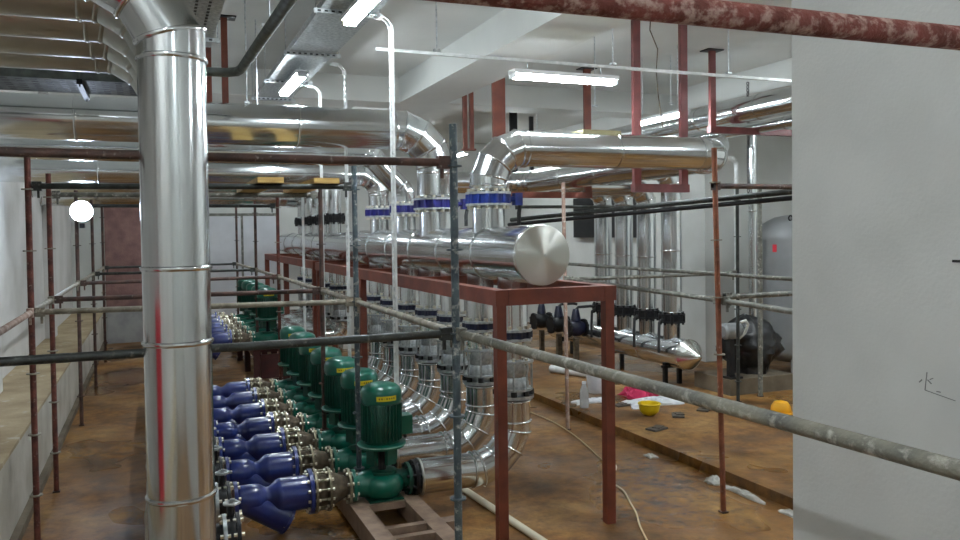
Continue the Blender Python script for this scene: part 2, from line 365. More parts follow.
for x in (2.55, 4.5, 6.0):
    MB().cyl((x, 7.27, 4.23), (x, 7.27, ZC if not 3.7 < x < 4.46 else 4.59), 0.007, n=6).build('rod', 'galv', rl)
    MB().box((x, 7.27, 4.24), (.06, .05, .02)).build('clamp', 'galv', rl)

# ------------------------------------------------------------------ pipework
# (A) row of suction drops, front pipe is the large one at the left
for k in range(5):
    y = 4.06 if k == 0 else 4.70+0.5*(k-1)
    t = thing('suction_pipe', ('large shiny clad vertical pipe in the left foreground bending into the ceiling bank' if k == 0 else '%s clad suction pipe behind the large foreground pipe, bending left under the ceiling' % (ORD[k])), 'pipe', (0.1, y, 0.62), 'clad suction pipes at the left')
    clad(t, [(0.1, y, 0.60), (0.1, y, 1.25), (0.1, y, 1.98), (0.1, y, 2.33), (0.1, y, 3.73 if k == 0 else 3.78+.004*k), (XL+.01, y, 3.73 if k == 0 else 3.78+.004*k)], 0.153, R=0.42, n=3, seam=1.2, bead=0.010 if k == 0 else 0.006, sides=40 if k == 0 else 28, m='alu' if k == 0 else 'alu_dull')
t = thing('suction_header', 'clad suction header pipe along the floor behind the foreground pipe', 'pipe', (0.1, 3.5, 0))
clad(t, [(0.1, 3.55, .34), (0.1, 12.6, .34)], 0.2, seam=1.5, m='alu_dull', cap0=True, cap1=True)
for y in (4.3, 7.0, 9.8, 12.2): MB().bx(0, .2, y-.05, y+.05, 0, .15).build('support', 'red_dark', t)
# unseen red box added for the red streak mirrored in the large pipe
cb = thing('red_mirror_box', 'added unseen red box on the left ledge, mirrored in the large pipe', 'reflected box', (-1.5, 3.4, .77))
MB().bx(-1.72, -1.36, 3.12, 3.66, .775, 2.05).build('body', 'red_tag', cb, smooth=0)
MB().bx(-1.36, -1.34, 3.15, 3.63, .80, 2.02).build('door', 'red_tag', cb, smooth=0)
MB().bx(-1.34, -1.32, 3.20, 3.23, 1.38, 1.50).build('handle', 'galv', cb, smooth=0)

# (B) main discharge header and its frame
HX, HZ, HR = 3.06, 2.293, 0.252
BY = [6.72+0.79*k for k in range(7)]
h = thing('discharge_header', 'large clad header pipe with a domed round end on the red frame', 'pipe', (HX, 5.95, 2.03))
clad(h, [(HX, 6.12, HZ), (HX, 13.2, HZ)], HR, seam=1.0, sides=40)
c = MB(); prof = [(0, HR+.006), (-.035, HR+.006), (-.037, HR-.004), (-.075, 0.012)]
c.rev([(p[0], p[1]) for p in prof], (HX, 6.12, HZ), (0, 1, 0), n=48).build('end_cap', 'alu_radial', h)
MB().cyl((HX, 6.047, HZ), (HX, 6.040, HZ), .012, n=8).build('cap_button', 'alu_dull', h)
for k, y in enumerate(BY):
    b = MB().rev([(0, .14), (.10, .14), (.56, .14)], (HX, y, HZ-.14), (0, 0, -1), n=24).build('branch_stub', 'alu', h)
RISERS = [(7.26, .16), (8.82, .2), (10.06, .135), (11.36, .135)]
for y, r in RISERS: MB().rev([(0, r), (.12, r), (.16, r), (.315, r)], (HX, y, HZ+.13), (0, 0, 1), n=28).build('riser_stub', 'alu', h)
fr = thing('pipe_rack', 'red oxide steel frame of posts and beams carrying the large header', 'frame', (2.56, 5.87, 0))
FY = [5.87, 10.4, 13.4]
for x in (2.56, 3.56):
    for y in FY: MB().bx(x-.041, x+.041, y-.041, y+.041, 0, 1.91).build('post', 'red_oxide', fr, smooth=0)
    MB().bx(x-.055, x+.055, FY[0]-.055, FY[-1]+.055, 1.905, 2.03).build('long_beam', 'red_oxide', fr, smooth=0)
for y in FY: MB().bx(2.62, 3.50, y-.055, y+.055, 1.905, 2.03).build('cross_beam', 'red_oxide', fr, smooth=0)
for y in (8.1, 12.0): MB().bx(2.62, 3.50, y-.04, y+.04, 1.93, 2.03).build('cross_beam', 'red_oxide', fr, smooth=0)

def vert_valve(p, r, label, grp, body='blue_valve', lever=True, bolts=14, hh=.045, ex=.065):
    """wafer valve in a vertical pipe with its two flanges; p is the middle"""
    x, y, z = p; t = thing('butterfly_valve', label, 'valve', p, grp); R = r+ex
    MB().cyl((x, y, z-hh), (x, y, z+hh), R*0.9, n=28).build('body', body, t)
    for s in (-1, 1): flange(t, (x, y, z+s*(hh+.012)), (0, 0, s), R, .022, m='galv' if body != 'black_steel' else 'black_steel', nb=bolts, br=.02, bh=.03, bm='zinc' if body != 'black_steel' else 'black_steel')
    b = MB()
    for k in range(bolts):
        a = 2*PI*(k+.5)/bolts; b.cyl((x+R*.9*math.cos(a), y+R*.9*math.sin(a), z-hh), (x+R*.9*math.cos(a), y+R*.9*math.sin(a), z+hh), .026, n=8)
    b.build('lugs', body, t, kind='stuff')
    if lever:
        MB().cyl((x+R*.9, y, z), (x+R+.09, y, z), .028, n=10).build('neck', body, t)
        MB().bx(x+R+.05, x+R+.13, y-.04, y+.04, z-.06, z+.06).build('gear_plate', body, t)
        MB().sweep([(x+R+.11, y, z), (x+R+.12, y, z-.06), (x+R+.10, y-.01, z-.14), (x+R+.10, y-.01, z-.26)], .022, n=8).build('handle', 'black_rubber', t)
    return t
vert_valve((HX, 7.26, 2.82), .16, 'bright blue butterfly valve under the elbow nearest the header end', 'blue valves above the header')
vert_valve((HX, 8.82, 2.83), .2, 'dark blue butterfly valve on the widest riser above the header', 'blue valves above the header', body='blue_violet', lever=True)
vert_valve((HX, 10.06, 2.81), .135, 'third blue butterfly valve from the header end, above the header', 'blue valves above the header', body='blue_violet', lever=False)
vert_valve((HX, 11.36, 2.80), .135, 'farthest blue butterfly valve above the header', 'blue valves above the header', body='blue_violet', lever=False)
RP = 'clad pipes rising from the header'
t = thing('riser_pipe', 'clad pipe elbowing right from the nearest blue valve and turning back', 'pipe', (HX, 7.26, 2.9), RP)
clad(t, [(HX, 7.26, 2.9), (HX, 7.26, 3.325), (5.93, 7.26, 3.325), (5.93, 12.4, 3.325), (4.2, 12.4, 3.325)], .18, R=.385, n=4, seam=1.0, sides=36, cap1=True)
t = thing('riser_pipe', 'widest clad pipe crossing to the left wall above the pumps', 'pipe', (HX, 8.82, 2.91), RP)
clad(t, [(HX, 8.82, 2.91), (HX, 8.82, 3.67), (XL+.01, 8.82, 3.67)], .22, R=.5, n=4, seam=1.0, sides=36)
t = thing('riser_pipe', 'thin clad pipe from the third blue valve running left', 'pipe', (HX, 10.06, 2.89), RP)
clad(t, [(HX, 10.06, 2.89), (HX-.02, 10.06, 3.05), (HX-.45, 10.06, 3.50), (XL+.01, 10.06, 3.50)], .14, R=.2, n=3, seam=1.2)
t = thing('riser_pipe', 'thin clad pipe from the farthest blue valve running left', 'pipe', (HX, 11.36, 2.88), RP)
clad(t, [(HX, 11.36, 2.88), (HX, 11.36, 3.34), (XL+.01, 11.36, 3.34)], .15, R=.3, n=4, seam=1.2)
for k, (y, z, r) in enumerate(((14.2, 3.3, .16), (15.4, 3.2, .16), (16.8, 3.35, .18))):
    t = thing('cross_pipe', '%s clad pipe crossing the far end of the room under the ceiling' % ('nearest', 'middle', 'farthest')[k], 'pipe', (XL+.05, y, z), 'far crossing pipes')
    clad(t, [(XL+.01, y, z), (2.55, y, z), (2.55, y+.9, z)], r, R=.35, n=3, seam=1.6, cap1=True)

# (C) pump prototype at the origin: base at z = 0, nozzles along X at z = 0.18
PG = 'green vertical pumps along the floor frame'
def make_pump():
    t = thing('pump', '', 'pump', (0, 0, 0), PG)
    v = MB().rev([(.0, .11), (.012, .125), (.02, .14), (.05, .168), (.09, .186), (.13, .19), (.17, .178), (.20, .15), (.215, .11)], (0, 0, 0), (0, 0, 1), n=28).build('volute', 'green_paint', t)
    MB().bx(-.12, .12, -.012, .012, .0, .02).bx(-.15, .15, -.15, .15, 0, .012).build('foot_rib', 'green_dark', v)
    MB().rev([(0, .12), (.10, .105), (.16, .085)], (-.10, 0, .13), (-1, 0, 0), n=20).build('suction_nozzle', 'green_paint', t)
    flange(t, (-.262, 0, .13), (1, 0, 0), .135, .03, m='green_paint', nb=8, br=.014, bh=.018)
    MB().rev([(0, .11), (.06, .09), (.12, .085)], (.10, 0, .13), (1, 0, 0), n=20).build('discharge_nozzle', 'green_dark', t)
    flange(t, (.225, 0, .13), (1, 0, 0), .14, .028, m='green_dark', nb=8, br=.014, bh=.02, bm='black_steel')
    # lantern between volute and motor: open windows between four columns
    MB().cyl((0, 0, .21), (0, 0, .24), .12, n=24).build('lantern_ring', 'green_dark', t)
    for k in range(4):
        a = PI/4+k*PI/2-.35; R = Matrix.Rotation(a, 3, 'Z'); MB().box(R @ V(.115, 0, .37), (.035, .10, .13), a).build('lantern_leg', 'green_dark', t)
    MB().cyl((0, 0, .21), (0, 0, .46), .035, n=10).build('shaft', 'black_steel', t)
    f = MB().rev([(0, .13), (.015, .2), (.03, .21), (.045, .21), (.052, .17)], (0, 0, .43), (0, 0, 1), n=32).build('motor_flange', 'green_paint', t)
    MB().torus((0, 0, .468), (0, 0, 1), .206, .007, n=32, m=6).build('flange_rim', 'green_edge', f)
    mo = MB().rev([(0, .15), (.02, .163), (.36, .163), (.38, .15)], (0, 0, .475), (0, 0, 1), n=28).build('motor', 'green_dark', t)
    b = MB()
    for k in range(30):
        a = 2*PI*k/30
        if abs(math.atan2(math.sin(a), math.cos(a))) < .36: continue
        b.box((.168*math.cos(a), .168*math.sin(a), .665), (.022, .006, .31), a)
    b.build('cooling_fins', 'green_dark', mo, kind='stuff')
    d = MB().rev([(0, .172), (.02, .178), (.085, .177), (.12, .165), (.145, .135), (.16, .09), (.166, .0)], (0, 0, .832), (0, 0, 1), n=32).build('fan_cowl', 'green_paint', t)
    b = MB(); i0 = 0
    for k in range(9):                                 # yellow plate, curved round the cowl
        a = -PI/2+.02+(k-4)*.125
        for z in (.862, .905): b.v.append(V(.1805*math.cos(a), .1805*math.sin(a), z))
    for k in range(8): b.f.append((2*k, 2*k+2, 2*k+3, 2*k+1))
    pl = b.build('name_plate', 'yellow_plate', t)
    b = MB()
    for k in range(7):
        a = -PI/2+.02+(k-3)*.12; R = Matrix.Rotation(a, 3, 'Z'); b.box(R @ V(.1810, 0, .884), (.001, .011 if k != 2 else .004, .014 if k != 2 else .005), a)
    b.build('plate_print', 'plate_ink', pl, kind='stuff')
    MB().bx(.15, .26, -.07, .07, .54, .70).build('terminal_box', 'green_paint', t)
    MB().cyl((.205, -.02, .54), (.205, -.02, .50), .016, n=8).build('cable_gland', 'black_rubber', t)
    return t
def make_strainer():                                   # origin on the floor below, axis z = .34, x 0 .. .64
    t = thing('y_strainer', '', 'strainer', (0, 0, 0), 'blue strainers on the suction side'); z = .34
    MB().rev([(.03, .10), (.045, .112), (.055, .118), (.19, .118), (.215, .112), (.245, .092), (.265, .082), (.285, .082), (.305, .092), (.345, .128), (.37, .138), (.385, .14), (.60, .14), (.62, .14)], (0, 0, z), (1, 0, 0), n=28).build('body', 'blue_paint', t)
    MB().cyl((.11, 0, z-.01), (.42, 0, .145), .112, .125, n=24).build('strainer_leg', 'blue_paint', t)
    c0 = V(.42, 0, .145); dd = (V(.42, 0, .145)-V(.11, 0, z-.01)).normalized()
    flange(t, c0+dd*.012, dd, .132, .024, m='blue_paint', nb=8, br=.012, bh=.012, name='cover')
    MB().bar((.28, -.002, z-.06), (.30, -.002, z-.18), .20, .016).build('rib', 'blue_paint', t)
    flange(t, (.022, 0, z), (1, 0, 0), .155, .03, m='blue_paint', nb=8, br=.014, bh=.02)
    flange(t, (.622, 0, z), (1, 0, 0), .185, .034, m='blue_paint', nb=12, br=.014, bh=.02)
    return t
def make_joint():                                      # rubber expansion joint, x 0 .. .15
    t = thing('expansion_joint', '', 'joint', (0, 0, 0), 'bolted joints between strainers and pumps'); z = .34
    for x, r in ((.012, .187), (.128, .182)): flange(t, (x, 0, z), (1, 0, 0), r, .02, m='zinc_yellow', nb=12, br=.013, bh=.02)
    MB().rev([(.02, .115), (.05, .138), (.07, .142), (.09, .138), (.12, .115)], (0, 0, z), (1, 0, 0), n=24).build('bellows', 'cast_iron', t)
    b = MB()
    for k in range(12):
        a = 2*PI*(k+.5)/12; b.cyl((.02, .158*math.cos(a), z+.158*math.sin(a)), (.12, .158*math.cos(a), z+.158*math.sin(a)), .009, n=6)
    b.build('tie_rods', 'zinc_yellow', t, kind='stuff')
    return t
def make_reducer():                                    # x 0 .. .17
    t = thing('pipe_reducer', '', 'reducer', (0, 0, 0), 'conical reducers before the pumps'); z = .34
    MB().rev([(0, .14), (.03, .136), (.13, .088), (.155, .085)], (0, 0, z), (1, 0, 0), n=24).build('cone', 'cast_iron', t)
    flange(t, (.155, 0, z), (1, 0, 0), .15, .022, m='zinc_yellow', nb=8, br=.014, bh=.016)
    return t
def make_inlet_valve():                                # wafer valve with lever, x -.1 .. .14
    t = thing('inlet_valve', '', 'valve', (0, 0, 0), 'black lever valves at the suction header'); z = .34
    MB().cyl((-.12, 0, z), (.0, 0, z), .11, n=20).build('spool', 'black_steel', t)
    flange(t, (.0, 0, z), (1, 0, 0), .165, .026, m='galv', nb=8, br=.015, bh=.022)
    MB().cyl((.016, 0, z), (.075, 0, z), .15, n=24).build('body', 'black_steel', t)
    flange(t, (.092, 0, z), (1, 0, 0), .165, .026, m='black_steel', nb=8, br=.015, bh=.024)
    MB().cyl((.045, 0, z+.14), (.045, 0, z+.25), .026, n=10).build('stem', 'black_steel', t)
    MB().cyl((.045, 0, z+.235), (.045, 0, z+.25), .05, n=16).build('notch_plate', 'galv', t)
    MB().sweep([(.045, 0, z+.265), (.075, -.03, z+.268), (.10, -.09, z+.268), (.06, -.13, z+.268), (.0, -.10, z+.268), (.03, -.02, z+.266)], .011, n=6).build('lever', 'galv', t)
    return t
PX, PZ, NZ = 1.80, .21, .34
pump0, str0, jnt0, red0, val0 = make_pump(), make_strainer(), make_joint(), make_reducer(), make_inlet_valve()
PY = [6.72+.79*k for k in range(7)]
FPY = [14.1+.85*k for k in range(5)]
def place(proto, loc, label, first):
    if first: proto.location = loc; proto['label'] = label; return proto
    return dup(proto, loc, label)
for k, y in enumerate(PY):
    q = nth(k, 7); f = k == 0
    place(pump0, (PX, y, PZ), '%s green pump with yellow plate in the front row of seven' % q, f)
    place(str0, (.55, y, 0), '%s blue strainer in the front suction row' % q, f)
    place(jnt0, (1.196, y, 0), '%s bolted expansion joint beside a blue strainer, front row' % q, f)
    place(red0, (1.342, y, 0), '%s conical brown reducer feeding a green pump, front row' % q, f)
    place(val0, (.425, y, 0), '%s black lever valve left of the front row of blue strainers' % q, f)
dup(val0, (.425, 5.93, 0), 'lever valve without a strainer at the bottom edge beside the large pipe')
# base frame under the pumps: two rails and cross bars, front bay empty
bf = thing('pump_skid', 'low steel base frame under the front row of pumps, its front bay empty', 'frame', (PX, 5.2, 0))
for x in (1.56, 2.02): MB().bx(x-.07, x+.07, 5.2, 12.1, .04, PZ-.002).build('rail', 'frame_top', bf, smooth=0)
for y in [5.3, 5.52, 5.78, 5.99]+[p+.0 for p in PY]+[p+.32 for p in PY[:-1]]:
    MB().bx(1.63, 1.95, y-(.18 if y in PY else .032), y+(.18 if y in PY else .032), .15, PZ-.004).build('cross_bar', 'frame_top', bf, smooth=0)
MB().bx(2.09, 2.22, 5.93, 6.05, .10, .20).build('side_lug', 'frame_top', bf, smooth=0)
for y in (5.5, 8.2, 11.6):
    for x in (1.56, 2.02): MB().bx(x-.05, x+.05, y-.06, y+.06, 0, .045).build('foot', 'red_dark', bf, smooth=0)

# (D) discharge branches: butterfly valve, flexible joint, elbow pipe to the pump
def make_flex(zt, zb, r=.135):                          # tied flexible joint, vertical, local z = 0 is zt
    t = thing('flexible_joint', '', 'joint', (0, 0, 0), 'tied flexible joints under the header'); H = zt-zb; R = r+.055
    flange(t, (0, 0, -.012), (0, 0, 1), R, .022, m='galv', nb=8, br=.016, bh=.022)
    flange(t, (0, 0, -H+.03), (0, 0, 1), R, .03, m='galv', nb=8, br=.012, bh=.012, bolts=False)
    flange(t, (0, 0, -H+.10), (0, 0, 1), R-.01, .02, m='galv', bolts=False)
    MB().rev([(-.02, r), (-.10, r+.012), (-.16, r-.01), (-.22, r+.012), (-H+.05, r)], (0, 0, 0), (0, 0, 1), n=24).build('bellows', 'galv', t)
    for k in range(8):
        a = 2*PI*(k+.5)/8; MB().cyl((R*.9*math.cos(a), R*.9*math.sin(a), -.02), (R*.9*math.cos(a), R*.9*math.sin(a), -H+.03), .011, n=6).build('tie_rod', 'galv', t)
    b = MB()
    for k in range(8):
        a = 2*PI*(k+.5)/8; b.cyl((R*.86*math.cos(a), R*.86*math.sin(a), -H+.045), (R*.86*math.cos(a), R*.86*math.sin(a), -H+.092), .03, n=8)
    b.build('rubber_buffers', 'black_rubber', t, kind='stuff')
    return t
flex0 = make_flex(1.32, .95)
def branch(y, zn, what, first, detail=True):
    place(flex0, (HX, y, 1.32), '%s tied flexible joint hanging under the %s header' % what, first)
    vert_valve((HX, y, 1.55), .135, '%s dark butterfly valve under the %s header' % what, 'dark valves under the header', body='blue_dark', lever=False, bolts=10, hh=.03, ex=.045)
    sp = thing('spool_pipe', '%s short clad spool under a dark valve of the %s header' % what, 'pipe', (HX, y, 1.32), 'short spools under the header')
    clad(sp, [(HX, y, 1.502), (HX, y, 1.322)], .135, seam=1)
    e = thing('discharge_elbow', '%s clad discharge elbow pipe from pump up to the %s header' % what, 'pipe', (HX, y, .95), 'clad discharge elbows')
    clad(e, [(HX, y, .95), (HX, y, zn), (2.14, y, zn)], .155, R=.42 if zn < .5 else .165, n=4 if zn < .5 else 3, seam=.6, bead=.014)
    MB().cyl((2.14, y, zn), (2.12, y, zn), .165, n=28).build('end_disc', 'alu_dull', e)
    flange(e, (2.085, y, zn), (1, 0, 0), .155, .035, m='black_steel', nb=8, br=.016, bh=.02, bm='black_steel')
    MB().cyl((2.04, y, zn), (2.125, y, zn), .09, n=16).build('nipple', 'black_steel', e)
for k, y in enumerate(PY): branch(y, NZ, (nth(k, 7), 'large'), k == 0)

# (E) far group: second header, frame, pumps
h2 = thing('discharge_header', 'far clad header pipe over the second pump row at the back', 'pipe', (HX, 13.7, 2.03))
clad(h2, [(HX, 13.21, HZ), (HX, 20.2, HZ)], .235, seam=1.2, cap1=True)
for y in FPY: MB().cyl((HX, y, HZ-.1), (HX, y, 1.60), .135, n=20).build('branch_stub', 'alu', h2)
f2 = thing('pipe_rack', 'far red steel frame carrying the second header', 'frame', (2.56, 13.7, 0))
for x in (2.56, 3.56):
    for y in (13.75, 17.0, 20.0): MB().bx(x-.05, x+.05, y-.05, y+.05, 0, 1.91).build('post', 'red_oxide', f2, smooth=0)
    MB().bx(x-.05, x+.05, 13.7, 20.05, 1.91, 2.045).build('long_beam', 'red_oxide', f2, smooth=0)
for y in (13.75, 17.0, 20.0): MB().bx(2.61, 3.51, y-.05, y+.05, 1.93, 2.045).build('cross_beam', 'red_oxide', f2, smooth=0)
for k, y in enumerate(FPY):
    q = nth(k, 5)
    dup(pump0, (PX, y, .60), '%s green pump of the far row on the dark red stand' % q)
    dup(str0, (.55, y, .39), '%s blue strainer of the far row at the back' % q)
    dup(jnt0, (1.196, y, .39), '%s bolted expansion joint of the far row' % q)
    dup(red0, (1.342, y, .39), '%s conical reducer of the far row' % q)
    branch(y, NZ+.39, (q, 'far'), False)
    MB().cyl((HX, y+.3, HZ+.1), (HX, y+.3, 2.71), .11, n=18).build('riser_stub', 'alu', h2)
    r = thing('riser_pipe', '%s thin clad riser on the far header reaching up to the ceiling pipes' % q, 'pipe', (HX, y+.3, 2.852), 'far risers')
    clad(r, [(HX, y+.3, 2.852), (HX, y+.3, 3.75), (4.2, y+.3, 3.75)], .11, R=.25, n=3, seam=.8, sides=18, cap1=True)
    vert_valve((HX, y+.3, 2.78), .11, '%s black valve on a riser of the far header' % q, 'far riser valves', body='black_steel', lever=False, bolts=8)
t = thing('suction_header', 'far clad suction header behind the second pump row', 'pipe', (.3, 13.6, .3))
clad(t, [(.36, 13.6, .73), (.36, 18.2, .73)], .17, seam=1.5, m='alu_dull', cap0=True, cap1=True)
for y in (13.9, 16, 18): MB().bx(.28, .44, y-.05, y+.05, 0, .56).build('support', 'red_dark', t, smooth=0)
s2 = thing('pump_stand', 'dark red steel stand under the far pump row', 'frame', (PX, 13.7, 0))
for x in (1.56, 2.04): MB().bx(x-.06, x+.06, 13.7, 18.0, .48, .598).build('rail', 'red_dark', s2, smooth=0)
for y in (13.75, 15.2, 16.6, 17.95):
    for x in (1.56, 2.04): MB().bx(x-.05, x+.05, y-.05, y+.05, 0, .48).build('leg', 'red_dark', s2, smooth=0)
for y in FPY: MB().bx(1.62, 1.98, y-.10, y+.10, .50, .596).build('cross_bar', 'red_dark', s2, smooth=0)
MB().bx(1.62, 1.98, 13.70, 13.76, .10, .50).build('end_panel', 'red_dark', s2, smooth=0)

# (F) right-hand group: low header with four upright pipes
LX = 7.43
lh = thing('low_header', 'low clad header on legs with a cone end beyond the red frame', 'pipe', (LX, 9.6, .1))
clad(lh, [(LX, 9.95, .61), (LX, 14.2, .61)], .23, seam=1.2, sides=32, cap1=True)
MB().rev([(0, .236), (-.02, .236), (-.02, .23), (-.30, .03), (-.31, .0)], (LX, 9.95, .61), (0, 1, 0), n=32).build('cone_end', 'alu_cap', lh)
for y in (10.35, 12.0, 13.8):
    for dx in (-.13, .13): MB().bx(LX+dx-.03, LX+dx+.03, y-.03, y+.03, .1, .45).build('leg', 'black_steel', lh)
    MB().bx(LX-.18, LX+.18, y-.04, y+.04, .36, .40).build('cradle', 'black_steel', lh)
VY = [10.35, 11.03, 11.7, 12.38]
for k, y in enumerate(VY):
    MB().cyl((LX, y, .75), (LX, y, 1.06), .13, n=20).build('stub', 'alu', lh)
    vv = vert_valve((LX, y, 1.13), .14, '%s black valve on top of the low header' % nth(k, 4), 'valves on the low header', body='black_steel', lever=False, bolts=10)
    t = thing('upright_pipe', '%s of the four upright clad pipes on the low header' % nth(k, 4), 'pipe', (LX, y, 1.21), 'upright pipes on the low header')
    z = 3.18+.02*k
    if k == 0: pts = [(LX, y, 1.21), (LX, y, 3.42), (6.5, y, 3.42)]
    else: pts = [(LX, y, 1.21), (LX, y, z), (6.3, y, z)]
    clad(t, pts, .155, R=.3, n=3, seam=.9, cap1=True)
    MB().sweep([(LX-.19, y-.02, 1.12), (LX-.27, y-.05, 1.08), (LX-.30, y-.08, .85), (LX-.30, y-.08, .62)], .022, n=6).build('lever', 'black_rubber', vv)
t = thing('return_pipe', 'thin clad pipe running back beside the elbowed riser pipe under the ceiling', 'pipe', (6.25, 8.3, 3.3))
clad(t, [(6.42, 7.9, 3.52), (6.42, 16.0, 3.52)], .10, R=.3, n=3, seam=1.2, cap0=True, cap1=True)
for k, (x, z, r, q) in enumerate(((7.62, 4.14, .17, 'large clad pipe under the ceiling at the right running to the partition'), (8.05, 3.95, .09, 'thin clad pipe below the large ceiling pipe at the right'))):
    t = thing('ceiling_pipe', q, 'pipe', (x, 3.0, z)); clad(t, [(x, 1.0, z), (x, 12.35, z)], r, seam=1.3, cap0=True, cap1=True)
# floor valves behind the red frame
for k, y in enumerate((12.45, 13.1, 13.8)):
    x = 6.9; t = thing('floor_valve', '%s black lever valve on a stand beyond the red frame' % ('nearest', 'middle', 'farthest')[k], 'valve', (x, y, .1), 'lever valves on stands')
    MB().rev([(0, .10), (.05, .12), (.10, .145), (.20, .145), (.25, .12), (.30, .10)], (x-.15, y, .78), (1, 0, 0), n=20).build('body', 'blue_dark' if k == 0 else 'black_steel', t)
    for s in (-.16, .16): flange(t, (x+s, y, .78), (1, 0, 0), .16, .03, m='black_steel', nb=8, br=.016, bh=.02, bm='black_steel')
    MB().rev([(0, .09), (.12, .07), (.2, .05)], (x, y, .92), (0, 0, 1), n=14).build('bonnet', 'blue_dark', t)
    MB().sweep([(x, y, 1.1), (x+.05, y, 1.15), (x+.28, y-.04, 1.16), (x+.36, y-.05, 1.14)], .026, n=8).build('lever', 'black_rubber', t)
    MB().bx(x-.04, x+.04, y-.04, y+.04, .1, .6).build('stand', 'cast_iron', t)
tag(MB().cyl((6.22, 12.1, .165), (6.60, 11.2, .165), .065, n=16).build('loose_pipe', 'white_steel'), 'pale loose pipe lying on the raised floor beyond the frame', 'pipe')

# tank
tk = thing('pressure_tank', 'grey domed pressure tank half hidden by the partition wall', 'tank', (9.8, 10.26, .1))
MB().rev([(.22, .30), (.28, .50), (.36, .60), (.42, .62), (2.2, .62), (2.34, .60), (2.48, .50), (2.58, .32), (2.62, .10), (2.625, 0)], (9.8, 10.26, .1), (0, 0, 1), n=40).build('shell', 'tank_grey', tk)
for k in range(4):
    a = PI/4+k*PI/2; MB().box((9.8+.48*math.cos(a), 10.26+.48*math.sin(a), .28), (.10, .10, .36), a).build('leg', 'tank_grey', tk)
for dx in (-.33, -.10): MB().torus((9.8+dx, 10.0, 2.66 if dx < -.2 else 2.72), (0, 1, 0), .04, .012, n=14, m=6).build('lifting_eye', 'black_steel', tk)
MB().cyl((9.9, 10.2, 2.7), (9.9, 10.2, 3.2), .02, n=8).build('vent_tube', 'galv', tk)
a = math.atan2(-10.26+.0, -9.8)-.50
MB().box((9.8+.622*math.cos(a), 10.26+.622*math.sin(a), 2.18), (.004, .07, .12), a).build('red_label', 'red_tag', tk)

# ------------------------------------------------------------------ scaffold
SG = 'scaffold uprights'
def standard(x, y, z0, z1, m, label, r=.024, lean=(0, 0), ros=True, first=.39):
    t = thing('scaffold_upright', label, 'scaffold pole', (x, y, z0), SG)
    top = (x+lean[0], y+lean[1], z1); MB().cyl((x, y, z0+.012), top, r, n=14).build('tube', m, t)
    if z0 < .5: MB().bx(x-.032, x+.032, y-.032, y+.032, z0, z0+.014).build('base_plate', 'tube_brown', t)
    if ros:
        z = first
        while z < z1-.04:
            k = (z-z0)/(z1-z0); MB().cyl((x+lean[0]*k, y+lean[1]*k, z-.005), (x+lean[0]*k, y+lean[1]*k, z+.005), .05, n=12).build('rosette', 'tube_rail' if 'rust' in m else m, t); z += .5
    return t
LG = 'scaffold tubes'
def ledger(p0, p1, m, label, r=.024, heads=True, wd=None):
    p0 = Vector(p0); p1 = Vector(p1); t = thing('scaffold_tube', label, 'scaffold tube', p0, LG)
    MB().cyl(p0, p1, r, n=16).build('tube', m, t)
    if heads:
        d = (p1-p0).normalized()
        for p, s in ((p0, 1), (p1, -1)):
            MB().box(p+d*s*.035, (.07 if abs(d.x) > .5 else .045, .045 if abs(d.x) > .5 else .07, .075)).build('end_clamp', m, t)
            MB().box(p+d*s*.045+V(0, 0, -.045), (.018, .018, .10)).build('wedge', m, t)
    return t
YS = [4.49, 7.4, 8.8, 11.8, 14.7, 17.6]          # ledge side
YR = [4.49, 7.03, 8.6, 11.8, 14.53, 17.95]        # pump side
ZL, ZU = 1.89, 2.915
qs = ['nearest', 'second', 'third', 'fourth', 'fifth', 'farthest']
for k, y in enumerate(YS):
    standard(1.67, YR[k], 0, 3.14 if k == 0 else 3.1, ('tube_paint', 'tube_paint', 'tube_brown', 'rust_red', 'tube_brown', 'tube_brown')[k], '%s scaffold upright on the pump side, %s' % (qs[k], ('blue grey paint-splashed, in front of the header', 'blue grey', 'brown', 'red rust', 'dark brown', 'by the back wall')[k]))
    if k: standard(-.93, y, 0, 3.2 if k == 1 else 3.12, ('rust_red', 'rust_red', 'rust_red', 'tube_brown', 'tube_brown', 'tube_brown')[k], '%s rusty scaffold upright along the left ledge' % ('nearest', 'second', 'third', 'fourth', 'farthest')[k-1])
ms = ['tube_dark', 'tube_rail', 'tube_brown', 'tube_brown', 'tube_dark', 'tube_dark']
for k, y in enumerate(YS):
    ledger((-.90, y, ZL), (1.64, YR[k], ZL), ms[k], '%s lower crosswise scaffold tube over the pump row, %s' % (qs[k], ('dark green grey', 'pale', 'brown', 'brown far', 'dark far', 'at the back')[k]))
ledger((-.95, 4.49, ZU), (1.64, 4.49, ZU-.005), 'tube_brown', 'dark brown upper crosswise scaffold tube in front of the wide pipe')
ledger((-.90, 7.4, ZU), (1.64, 7.03, ZU), 'tube_dark', 'dark upper crosswise scaffold tube under the two short planks')
ledger((-.90, 8.8, ZU), (1.64, 8.6, ZU), 'tube_grey', 'grey upper crosswise scaffold tube behind the two short planks')
ledger((-.90, 11.8, ZU), (1.64, 11.8, ZU), 'tube_dark', 'dark upper crosswise scaffold tube at the work floodlight')
for k in range(1, 5):
    ledger((-.93, YS[k]+.03, ZL), (-.93, YS[k+1]-.03, ZL), 'tube_rail', '%s length of pale scaffold tube running along the left ledge' % ('nearest full', 'second', 'third', 'fourth')[k-1])
ledger((-.93, 4.3, ZL), (-.93, 7.37, ZL), 'rust_pale', 'pale scaffold tube running out of the picture at the left edge')
for k in range(0, 5):
    ledger((1.67, YR[k]+.03, ZL), (1.67, YR[k+1]-.03, ZL), 'tube_rail', '%s length of pale scaffold tube running away above the pumps' % qs[k])
